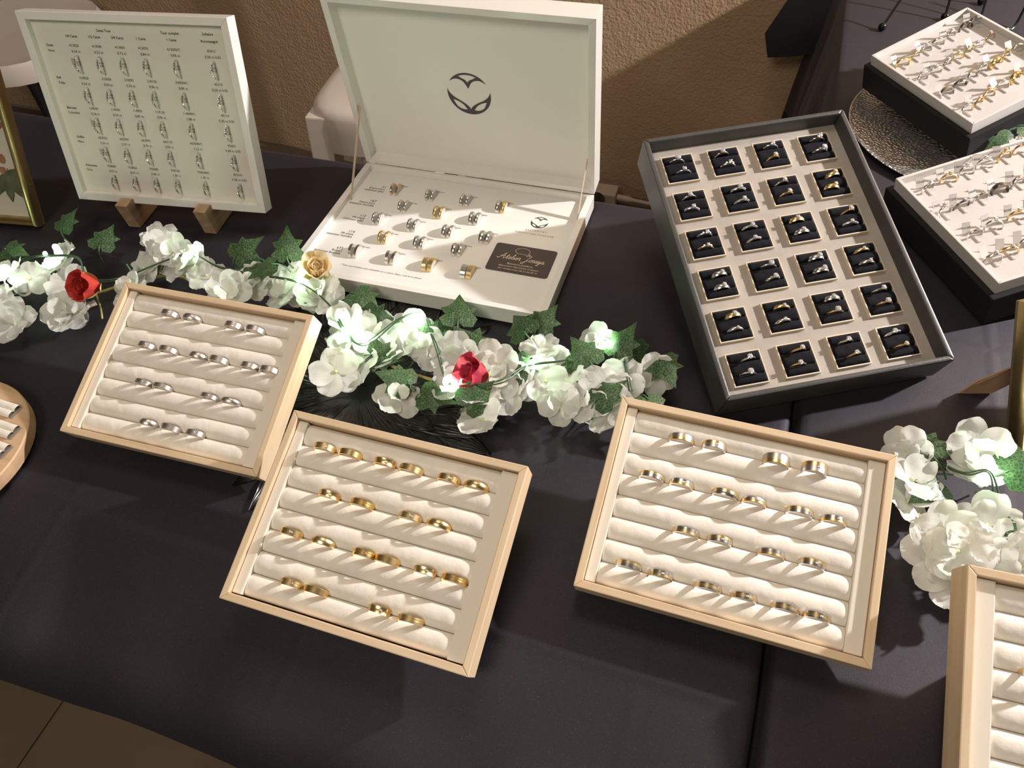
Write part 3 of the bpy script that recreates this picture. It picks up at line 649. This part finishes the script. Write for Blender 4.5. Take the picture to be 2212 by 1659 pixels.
# ------------------------------------------------------------------ picture frames
def picture_frame(label, M, Wd, D, leg):
    t = thing('picture_frame', label, 'picture frame', M, 'gilt picture frames')
    for sx, sy, L, ang in ((0, 0, Wd, 0), (Wd, 0, D, 90), (Wd, D, Wd, 180), (0, D, D, 270)):
        mb = MB(); pr = [(0, 0), (0, .009), (.0015, .0135), (.004, .0155), (.0065, .0140), (.0078, .0100), (.0095, .0112), (.0115, .0105), (.013, .0070), (.013, 0)]
        vs = [(p[0], p[0], p[1]) for p in pr] + [(L - p[0], p[0], p[1]) for p in pr]; k = len(pr)
        mb.add(vs, [(i, i + k, (i + 1) % k + k, (i + 1) % k) for i in range(k)]).build('rail', 'picture_gold', t, M=TR(sx, sy, 0) @ Matrix.Rotation(R(ang), 4, 'Z'), smooth=35, fix=True)
    MB().box(.001, Wd - .001, .001, D - .001, -.004, .001).build('back_panel', 'bronze_side', t)
    pic = MB().box(.010, Wd - .010, .010, D - .010, .001, .0035).build('mount', 'mount_paper', t)
    MB().box(.0115, Wd - .0115, .0115, D - .0115, .0050, .0058).build('pane', 'glass_pane', t)
    return t, pic
ML_ = pose(-1.1688, .6116, .0005, 8, 69.2)
t, pic = picture_frame('gilt picture frame of pressed flowers at the left edge', ML_, .18, .24, None)
rp = random.Random(5)
for i in range(14):
    a = rp.uniform(0, math.tau); s = rp.uniform(.012, .022); cx, cy = .142 + rp.uniform(-.022, .014), .095 + rp.uniform(-.02, .05)
    poly = [(s * (.5 + .5 * math.cos(b)) ** .6 * math.cos(a + .55 * math.sin(b)) * 1, s * (.5 + .5 * math.cos(b)) ** .6 * math.sin(a + .55 * math.sin(b))) for b in [k * math.tau / 12 - math.pi + .3 for k in range(12)]]
    MB().prism(poly, .0035, .0039 + i * .00004).build('pressed_petal', 'dry_petal', pic, M=TR(cx, cy, 0))
for i in range(9):
    a = R(-120 + i * 14); L = rp.uniform(.028, .045); w_ = L * .2
    poly = [(0, 0), (L * .35, -w_), (L * .75, -w_ * .7), (L, 0), (L * .75, w_ * .7), (L * .35, w_)]
    MB().prism([(p[0] * math.cos(a) - p[1] * math.sin(a), p[0] * math.sin(a) + p[1] * math.cos(a)) for p in poly], .0035, .0040 + i * .00004).build('pressed_leaf', 'dry_leaf', pic, M=TR(.143, .078, 0))
MR_ = pose(.3124, .5803, .0045, 33, 61.43)
t, pic = picture_frame('gilt picture frame standing at the right edge with a cardboard prop', MR_, .20, .1645, None)
inv = MR_.inverted(); A = [Vector(p) for p in ((.2715, .6568, .001), (.3050, .6663, .001))]
B = [MR_ @ Vector((.075, .105, -.004)), MR_ @ Vector((.125, .105, -.004))]
q1 = A[0].lerp(B[0], .22) + Vector((-.004, .002, 0)); q2 = A[1].lerp(B[1], .12)
pl = [inv @ p for p in (A[0], A[1], B[1], B[0], q1)]; nn = (pl[1] - pl[0]).cross(pl[3] - pl[0]).normalized() * .0018
mb = MB(); mb.add(pl + [p + nn for p in pl], [(4, 3, 2, 1, 0), (5, 6, 7, 8, 9)] + [(i, (i + 1) % 5, 5 + (i + 1) % 5, 5 + i) for i in range(5)]); mb.build('prop_leg', 'cardboard', t, fix=True)

# ------------------------------------------------------------------ silver plate, white ring trays, wire stand
pl_ = MB().lathe([(.001, .003), (.140, .003), (.150, .004), (.184, .008), (.187, .0095), (.189, .0085), (.188, .007), (.150, .003), (.12, 0), (.001, 0)], 96, close=False)
thing('charger_plate', 'hammered silver charger plate under the upper white ring tray', 'plate', TR(.3191, 1.2135, .001), data=pl_.mesh('charger_plate', 'silver_plate', smooth=50))
def tag_tray(label, M, Wd, D, T, hb, rows, which, spec, prices, zg):
    t = thing('ring_tray', label, 'ring tray', M, 'white card ring trays'); e = .007
    MB().box(-e, Wd + e, -e, D + e, 0, hb).build('black_base', 'matt_black_card', t, bevel=.0015)
    mitred(t, ('front_wall', 'back_wall', 'side_wall', 'side_wall'), Wd, D, .0042, .0042, .0042, .0042, hb, T, ('white_card', 'white_card'), .0008)
    MB().box(.0042, Wd - .0042, .0042, D - .0042, hb, T - .0095).build('foam_insert', 'white_flock', t, bevel=.001)
    inv = M.inverted(); mb = MB()
    def low(v): p = M @ Vector((0, v, 0)); q = inv @ Vector((p.x, p.y, zg)); return (q.y, q.z)
    mb.prism([low(.02), low(D - .06), (D - .06, 0), (.02, 0)], .02, Wd - .02, 'x').build('support_wedge', 'matt_black_card', t)
    tab = MB().box(-.0075, .0075, -.0021, .0021, -.003, .0012).mesh('ring_tab', 'white_flock', bevel=.0009); ip = 0
    for r, (u, vs) in enumerate(rows):
        for c, v in enumerate(vs):
            u2, v2 = (u[0] + (u[1] - u[0]) * (v - vs[0]) / max(1, vs[-1] - vs[0])) / 1000, v / 1000
            put('ring_tab', tab, t, TR(u2 + .004, v2, T - .0092))
            code = spec[r][c % len(spec[r])]; k = {'w': 'white_gold', 'g': 'yellow_gold', 'd': 'dark_steel', 'r': 'rose_gold'}[code.lower()]
            gem = code.isupper(); X = M @ TR(u2, v2, T - .0070) @ Matrix.Rotation(R(90 + rnd.uniform(-22, 22)), 4, 'Z') @ Matrix.Rotation(R(rnd.uniform(-14, 14)), 4, 'X')
            wid = rnd.choice((.0026, .0034)) if gem else rnd.choice((.0044, .0066)); nm = {'w': 'silver', 'g': 'yellow gold', 'd': 'dark steel', 'r': 'rose gold'}[code.lower()]
            o = thing('tagged_ring', '%s %sring with tag, %s row of %s, %s from left' % (nm, 'stone ' if gem else '', ORD[r], which, ORD[c]), 'ring', X, 'tagged rings in the ' + which, band_mesh(.0112, wid, 'dome', k))
            if gem: put('gemstone', gem_mesh(.0026), o, TR(0, 0, .0134)); put('claw_setting', setting_mesh(.0026, k), o, TR(0, 0, .0134))
            if (r + c) % 2 == 0 or which.startswith('lower'):
                a = M.to_3x3(); Y = X.inverted() @ M @ TR(u2 - .0115, v2 - .005, T - .0025) @ Matrix.Rotation(R(-8 + rnd.uniform(-14, 14)), 4, 'Z') @ Matrix.Rotation(R(rnd.uniform(38, 62)), 4, 'Y')
                g = MB().box(-.0070, .0070, -.0048, .0048, -.00015, .00015).build('price_tag', 'white_card', o, M=Y)
                if ip < len(prices): text(prices[ip], .0042, g, 0, 0, .0003, 'ink', 'CENTER', rot=Matrix.Rotation(R(90), 4, 'Z'), name='printed_price'); ip += 1
                MB().tube([(.0055, 0, 0), (.009, .002, -.002), (.011, .004, -.006)], .0002, 5).build('tag_string', 'mount_paper', o, M=Y)
MA = pose(.1562, 1.2936, .014, -52.04, 15)
tag_tray('white card ring tray on black base, standing on the silver plate', MA, .2248, .1683, .060, .043, [((44, 32), [23, 46, 66, 88, 112, 140, 156]), ((94, 81), [20, 43, 64, 84, 101, 119, 143]), ((142, 127), [24, 47, 70, 90, 110, 132, 150]), ((191, 170), [18, 37, 58, 82, 106, 126, 146])], 'upper white tray', ['gGWwWdd', 'WWWGGWR', 'wdwWgGw', 'WGGWgGw'], ['2480€', '1790€', '2480€', '1950€', '1790€'], .0115)
MB_ = pose(.1930, .9684, .003, -59, 9)
tag_tray('white card ring tray on black base beside the charcoal box', MB_, .2160, .2000, .060, .043, [((30, 15), [28, 58, 84, 111, 140, 165]), ((80, 66), [20, 44, 71, 98, 124, 150]), ((130, 116), [28, 54, 86, 114, 142]), ((174, 160), [22, 44, 68, 95, 122])], 'lower white tray', ['WGWWGR', 'WDWdwW', 'WWGWW', 'WGWGW'], ['1250€', '1680€', '1484€', '1484€', '2062€', '1320€', '1790€', '720€', '2060€', '1840€', '1900€', '1650€', '1410€', '1460€', '820€', '2880€', '2700€'], .003)
t = thing('wire_stand', 'black wire display stand with ball feet at the top right', 'display stand', TR(.283, 1.602, 0))
o0 = Vector((.283, 1.602, 0))
for a, b in (((.176, 1.540, .007), (.262, 1.640, .20)), ((.285, 1.606, .007), (.277, 1.66, .20)), ((.352, 1.689, .007), (.33, 1.70, .20))):
    MB().ball(Vector(a) - o0, .0075, 8).build('ball_foot', 'black_wire', t, smooth=60); MB().tube([Vector(a) - o0, Vector(b) - o0], .0022, 8).build('rod', 'black_wire', t, smooth=40)
MB().tube([Vector(p) - o0 for p in smooth_path([(.345, 1.66, .12), (.346, 1.612, .012), (.358, 1.594, .004), (.385, 1.583, .004), (.405, 1.60, .012), (.42, 1.66, .12)], 5)], .0022, 8).build('rod', 'black_wire', t, smooth=40)
MB().tube([Vector(p) - o0 for p in smooth_path([(.262, 1.640, .20), (.277, 1.66, .20), (.33, 1.70, .20), (.345, 1.66, .19), (.262, 1.640, .20)], 3)], .002, 8).build('rod', 'black_wire', t, smooth=40)

# ------------------------------------------------------------------ black leaf placemat
t = thing('placemat', 'round black placemat of embossed leaf blades under the garland and trays', 'placemat', TR(-.381, .469, .0004))
def blade(L, wd, name):
    mb = MB(); n, m_ = 28, 16
    def fn(u, v):
        y = .012 + L * v; prof_ = (math.sin(math.pi * min(1, v * .62 + .30)) ** .7) * min(1, (1 - v) * 5.0) ** .6 * min(1, .22 + v * 1.6); x = (u - .5) * wd * prof_ * (1.0)
        rid = .0015 * abs(math.sin(u * math.pi * 7 + .8 * math.sin(v * 9))) + (.0011 if u < .06 or u > .94 else 0)
        return (x + .002 * math.sin(v * 6), y, .0006 + rid * min(1, v * 3))
    mb.grid(fn, n, m_); return mb.mesh(name, 'mat_rubber', smooth=35)
bl = [blade(.172, .046, 'mat_leaf'), blade(.145, .042, 'mat_leaf'), blade(.105, .034, 'mat_leaf')]
MB().lathe([(.001, 0), (.085, 0), (.085, .0006), (.001, .0006)], 48, close=False).build('mat_disc', 'mat_rubber', t)
for k, (n, L) in enumerate(((28, 0), (24, 1), (18, 2))):
    for i in range(n):
        put('mat_leaf', bl[k], t, Matrix.Rotation(math.tau * (i + .37 * k) / n, 4, 'Z') @ TR(0, 0, .0004 * k + .0005 * (i % 2)) @ Matrix.Diagonal((1, 1 - .05 * (i % 3 == 0), 1, 1)))

# ------------------------------------------------------------------ flower garlands and fairy lights
def petal_mesh(L, wd, cup, seed, notch=.12):
    def fn(u, v):
        s = (u - .5) * 2; w_ = wd * math.sin(math.pi * min(.97, .10 + .72 * v)) ** .8
        y = L * v * (1 - notch * (1 - abs(s)) * (v > .85) * .5 - .10 * s * s * v); x = s * w_ / 2
        z = cup * (v ** 1.6) * L * .45 + .10 * wd * s * s * v + .0022 * noise.noise(Vector((s * 1.8 + seed, v * 2.6, seed))) * v * 2 + .0010 * math.sin(s * 9 + seed) * v * v * v
        return (x, .0015 + y, z)
    return fn
PET = [MB().grid(petal_mesh(.0285, .0290, c, s), 8, 8) for c, s in ((.06, 1), (.25, 2.7), (-.22, 4.1), (.38, 6.3))]
PETW = [p.mesh('petal', 'petal_white', smooth=80) for p in PET]
HEART = MB().ball((0, 0, .001), .0022, 5).mesh('blossom', 'blossom_heart', smooth=60)
def orient(p, n, spin):
    q = Vector((0, 0, 1)).rotation_difference(Vector(n).normalized()); return Matrix.Translation(p) @ q.to_matrix().to_4x4() @ Matrix.Rotation(spin, 4, 'Z')
def blossom(parent, p, rg, scale=1.0):
    n = Vector((rg.uniform(-.5, .4), rg.uniform(-.75, .15), 1)); s = scale * rg.uniform(.88, 1.14); p = Vector((p.x, p.y, max(p.z, .030)))
    b = put('blossom', HEART, parent, orient(p, n, rg.uniform(0, 6.28)) @ Matrix.Scale(s, 4))
    for k in range(5):
        put('petal', rg.choice(PETW), b, Matrix.Rotation(math.tau * (k + rg.uniform(-.12, .12)) / 5, 4, 'Z') @ Matrix.Rotation(R(rg.uniform(-14, 22)), 4, 'X'))
    for k in range(rg.choice((0, 2, 3))):
        put('petal', rg.choice(PETW), b, Matrix.Rotation(math.tau * (k + .4 + rg.uniform(-.2, .2)) / 3, 4, 'Z') @ TR(0, 0, .002) @ Matrix.Rotation(R(rg.uniform(28, 62)), 4, 'X') @ Matrix.Scale(rg.uniform(.58, .78), 4))
def ivy_mesh():
    pts = [(0, 0), (.006, -.006), (.016, -.004), (.021, .005), (.015, .012), (.020, .021), (.011, .022), (.006, .030), (0, .042), (-.006, .030), (-.011, .022), (-.020, .021), (-.015, .012), (-.021, .005), (-.016, -.004), (-.006, -.006)]
    mb = MB(); c = (0, .012, .002); n = len(pts)
    def h(x, y): return -.10 * abs(x) - 6 * (y - .012) ** 2 + .0012 * math.sin(x * 300 + y * 200)
    mid = [((p[0] + c[0]) / 2, (p[1] + c[1]) / 2) for p in pts]
    vs = [(0, .012, .0015)] + [(x, y, h(x, y) + .001) for x, y in mid] + [(x, y, h(x, y)) for x, y in pts]
    fs = [(0, 1 + i, 1 + (i + 1) % n) for i in range(n)] + [(1 + i, 1 + n + i, 1 + n + (i + 1) % n, 1 + (i + 1) % n) for i in range(n)]
    return mb.add(vs, fs).mesh('ivy_leaf', 'ivy', smooth=50)
IVY = ivy_mesh()
LSTEM = MB().tube(smooth_path([(0, .002, .001), (0, -.005, -.003), (.001, -.010, -.012), (.002, -.012, -.026)], 3), .0009, 6).mesh('leaf_stalk', 'stem_green', smooth=50)
def ivy(parent, p, rg, scale=1.0, spin=None, n=None):
    n = n or Vector((rg.uniform(-.5, .5), rg.uniform(-.9, .1), 1)); o = put('ivy_leaf', IVY, parent, orient(p, n, rg.uniform(0, 6.28) if spin is None else spin) @ Matrix.Scale(scale, 4)); put('leaf_stalk', LSTEM, o)
def rose(parent, p, n, material, scale=1.0, spin=0):
    base = MB().lathe([(.0008, -.012), (.005, -.009), (.0085, -.003), (.007, .003), (.0008, .009)], 16, close=False).build('rose_bloom', material, parent, M=orient(p, n, spin) @ Matrix.Scale(scale, 4), smooth=60)
    pm = {}
    for ring, (n_, rad, tilt, sc) in enumerate(((3, .0012, 88, .70), (4, .0028, 82, .80), (5, .0046, 74, .90), (5, .0068, 58, 1.0))):
        for k in range(n_):
            def fn(u, v, rad=rad):
                s = (u - .5) * 2; w_ = .021 * math.sin(math.pi * min(.9, .22 + .55 * v)) ** .6; return (s * w_ / 2, .001 + .020 * v, .0065 * s * s + .004 * v * v * (1 if v < .7 else 1 - 2.2 * (v - .7)))
            if 'p' not in pm: pm['p'] = MB().grid(fn, 6, 6).mesh('petal', material, smooth=80)
            put('petal', pm['p'], base, Matrix.Rotation(math.tau * (k + .3 * ring) / n_, 4, 'Z') @ TR(0, rad, -.006) @ Matrix.Rotation(R(tilt), 4, 'X') @ Matrix.Scale(sc, 4))
    for k in range(3):
        put('sepal', MB().grid(lambda u, v: ((u - .5) * .010 * math.sin(math.pi * min(1, .2 + .8 * v)), .016 * v, -.004 * v + .003 * v * v), 3, 4).mesh('sepal', 'rose_calyx', smooth=60), base, Matrix.Rotation(math.tau * k / 3 + .5, 4, 'Z') @ TR(0, .004, -.010) @ Matrix.Rotation(R(45), 4, 'X'))
F1 = [(-.863,.549,.025),(-.890,.472,.032),(-.879,.482,.028),(-.878,.504,.033),(-.834,.428,.034),(-.878,.445,.021),(-.826,.467,.020),(-.790,.466,.030),(-.772,.468,.030),(-.819,.511,.025),(-.758,.557,.042),(-.760,.627,.030),(-.737,.606,.038),(-.741,.566,.030),(-.767,.593,.034),(-.692,.584,.023),(-.646,.572,.034),(-.670,.587,.039),(-.619,.546,.032),(-.595,.547,.036),(-.574,.578,.035),(-.551,.588,.021),(-.590,.587,.037),(-.519,.589,.033),(-.492,.593,.045),(-.530,.571,.021),(-.490,.556,.039),(-.482,.579,.030),(-.732,.522,.030),(-.713,.598,.039),(-.735,.470,.030),(-.901,.496,.040)]
F2 = [(-.489,.577,.029),(-.476,.580,.038),(-.446,.535,.030),(-.419,.529,.041),(-.385,.531,.039),(-.406,.499,.022),(-.391,.465,.023),(-.382,.487,.025),(-.398,.462,.041),(-.351,.510,.030),(-.332,.488,.034),(-.328,.539,.027),(-.307,.527,.031),(-.344,.553,.028),(-.339,.465,.028),(-.318,.451,.033),(-.271,.506,.033),(-.274,.520,.040),(-.281,.511,.035),(-.261,.476,.040),(-.232,.522,.039),(-.213,.509,.042),(-.216,.469,.035),(-.210,.490,.024),(-.231,.476,.039),(-.185,.557,.041),(-.185,.513,.040),(-.168,.520,.033),(-.145,.526,.036),(-.165,.543,.025),(-.156,.493,.038),(-.142,.495,.033),(-.201,.511,.026),(-.127,.595,.021),(-.094,.543,.039),(-.104,.515,.042),(-.088,.544,.022),(-.117,.500,.038),(-.076,.559,.029),(-.053,.566,.023),(-.090,.500,.026),(-.215,.446,.037)]
F3 = [(.270,.546,.039),(.268,.527,.021),(.268,.499,.034),(.208,.534,.021),(.210,.493,.036),(.209,.471,.027),(.213,.449,.039),(.236,.437,.042),(.235,.425,.031),(.246,.421,.042),(.248,.411,.027),(.244,.398,.022),(.275,.463,.033),(.288,.447,.021),(.303,.481,.024),(.301,.450,.029),(.271,.420,.033),(.303,.430,.023)]
L1 = [(-.915,.608,.031),(-.812,.574,.047),(-.956,.544,.036),(-.615,.602,.049),(-.594,.603,.048),(-.537,.607,.060),(-.549,.591,.060)]
L2 = [(-.437,.588,.040),(-.401,.546,.043),(-.370,.496,.042),(-.320,.561,.041),(-.292,.574,.042),(-.207,.571,.049),(-.199,.587,.040),(-.310,.469,.039),(-.288,.457,.044),(-.252,.536,.035),(-.235,.453,.046),(-.192,.518,.050),(-.123,.546,.050),(-.101,.570,.046),(-.089,.605,.030),(-.052,.576,.044),(-.149,.542,.042),(-.105,.497,.046),(-.054,.519,.042)]
L3 = [(.230,.525,.039),(.237,.502,.031),(.295,.527,.039),(.292,.456,.037)]
rg = random.Random(21)
def garland(label, flowers, leaves, main, origin):
    t = thing('flower_garland', label, 'garland', TR(*origin), 'artificial flower garlands'); O = Vector(origin)
    for i, p in enumerate(flowers):
        if i % 4 != 2: blossom(t, Vector(p) - O, rg, .98)
    for p in leaves: ivy(t, Vector(p) - O, rg, rg.uniform(.92, 1.12))
    MB().tube([p - O for p in smooth_path(main, 6)], .0021, 8).build('main_stem', 'stem_straw', t, smooth=60)
    for k in range(0, len(flowers)):
        p = Vector(flowers[k]) - O; q = min((Vector(a) - O for a in smooth_path(main, 4)), key=lambda a: (a - p).length)
        if (p - q).length > .008: MB().tube(smooth_path([p, (p + q) / 2 + Vector((0, 0, -.004)), q], 4), .0011, 6).build('stalk', 'stem_green' if k % 3 else 'stem_straw', t, smooth=60)
    return t, O
main1 = [(-.96, .49, .012), (-.87, .50, .018), (-.80, .505, .020), (-.745, .55, .022), (-.70, .575, .018), (-.64, .565, .016), (-.58, .572, .018), (-.51, .585, .020), (-.455, .56, .026), (-.40, .52, .030), (-.345, .50, .024), (-.28, .495, .022), (-.22, .50, .022), (-.165, .53, .024), (-.11, .535, .022), (-.06, .555, .016)]
t, O = garland('long garland of white silk blossoms and ivy winding behind the trays', F1 + F2, L1 + L2, main1, (-.48, .55, 0))
rose(t, Vector((-.768, .500, .050)) - O, (-.15, -.75, .65), 'petal_red', 1.28); rose(t, Vector((-.236, .490, .056)) - O, (-.6, -.45, .75), 'petal_crimson', 1.28); rose(t, Vector((-.487, .594, .062)) - O, (.3, -.3, .9), 'petal_cream', 1.2)
garland('short garland of white silk blossoms beside the right gilt frame', F3, L3, [(.20, .535, .014), (.212, .48, .020), (.24, .445, .024), (.28, .44, .020), (.33, .43, .016)], (.25, .47, 0))
t = thing('ivy_sprig', 'ivy sprig between the two white ring trays', 'ivy', TR(.350, 1.140, .012)); O = Vector((.350, 1.140, .012))
for p in ((.338, 1.140, .050), (.376, 1.178, .055), (.356, 1.150, .055), (.388, 1.165, .060), (.344, 1.122, .045)): ivy(t, Vector(p) - O, rg, 1.15)
MB().tube([Vector(p) - O for p in smooth_path([(.33, 1.12, .020), (.355, 1.142, .030), (.395, 1.16, .03)], 4)], .0015, 6).build('stem', 'stem_green', t, smooth=60)

BULB = MB().lathe([(.0004, -.004), (.0022, -.0025), (.0028, .0), (.0020, .0028), (.0004, .004)], 12, close=False).mesh('led_bulb', 'led_glow', smooth=60)
def fairy(label, leds, path, origin):
    t = thing('fairy_lights', label, 'string lights', TR(*origin), 'fairy light strings'); O = Vector(origin)
    for q, off in ((0, 0), (1, .0022)):
        pts = smooth_path([Vector(p) + Vector((.004 * math.sin(i * 2.1 + q), .005 * math.cos(i * 1.7), off)) for i, p in enumerate(path)], 6)
        MB().tube([p - O for p in pts], .0009, 6).build('wire', 'wire_green', t, smooth=60)
    for k, p in enumerate(leds): put('led_bulb', BULB, t, Matrix.Translation(Vector(p) - O) @ Euler((rg.uniform(0, 3), rg.uniform(0, 3), 0)).to_matrix().to_4x4())
    return t
LED1 = [(-.874,.540,.048),(-.892,.485,.050),(-.673,.585,.054),(-.505,.576,.056),(-.412,.515,.052),(-.383,.511,.050),(-.336,.558,.052),(-.255,.470,.056),(-.121,.583,.050),(-.184,.526,.054)]
fairy('green wired fairy lights glowing among the long white garland', LED1, [(-.97, .545, .030), (-.92, .53, .036), (-.874, .540, .046), (-.83, .545, .045), (-.80, .52, .035), (-.76, .54, .03), (-.71, .58, .042), (-.673, .585, .050), (-.62, .575, .048), (-.57, .59, .040), (-.505, .576, .052), (-.45, .55, .045), (-.412, .515, .047), (-.383, .511, .045), (-.35, .545, .055), (-.336, .558, .050), (-.30, .525, .05), (-.27, .49, .04), (-.255, .470, .052), (-.21, .48, .058), (-.184, .526, .050), (-.15, .55, .045), (-.121, .583, .046), (-.09, .57, .045), (-.075, .53, .04)], (-.5, .55, 0))
fairy('fairy light wire with one glowing bulb in the right garland', [(.278, .518, .052)], [(.235, .52, .03), (.255, .512, .04), (.278, .518, .048), (.285, .49, .035), (.300, .47, .03), (.33, .45, .03)], (.28, .49, 0))
fairy('single glowing bulb on a wire by the ivy sprig', [(.372, 1.188, .030)], [(.33, 1.13, .02), (.35, 1.16, .03), (.372, 1.188, .028), (.41, 1.2, .02)], (.37, 1.18, 0))
flush()
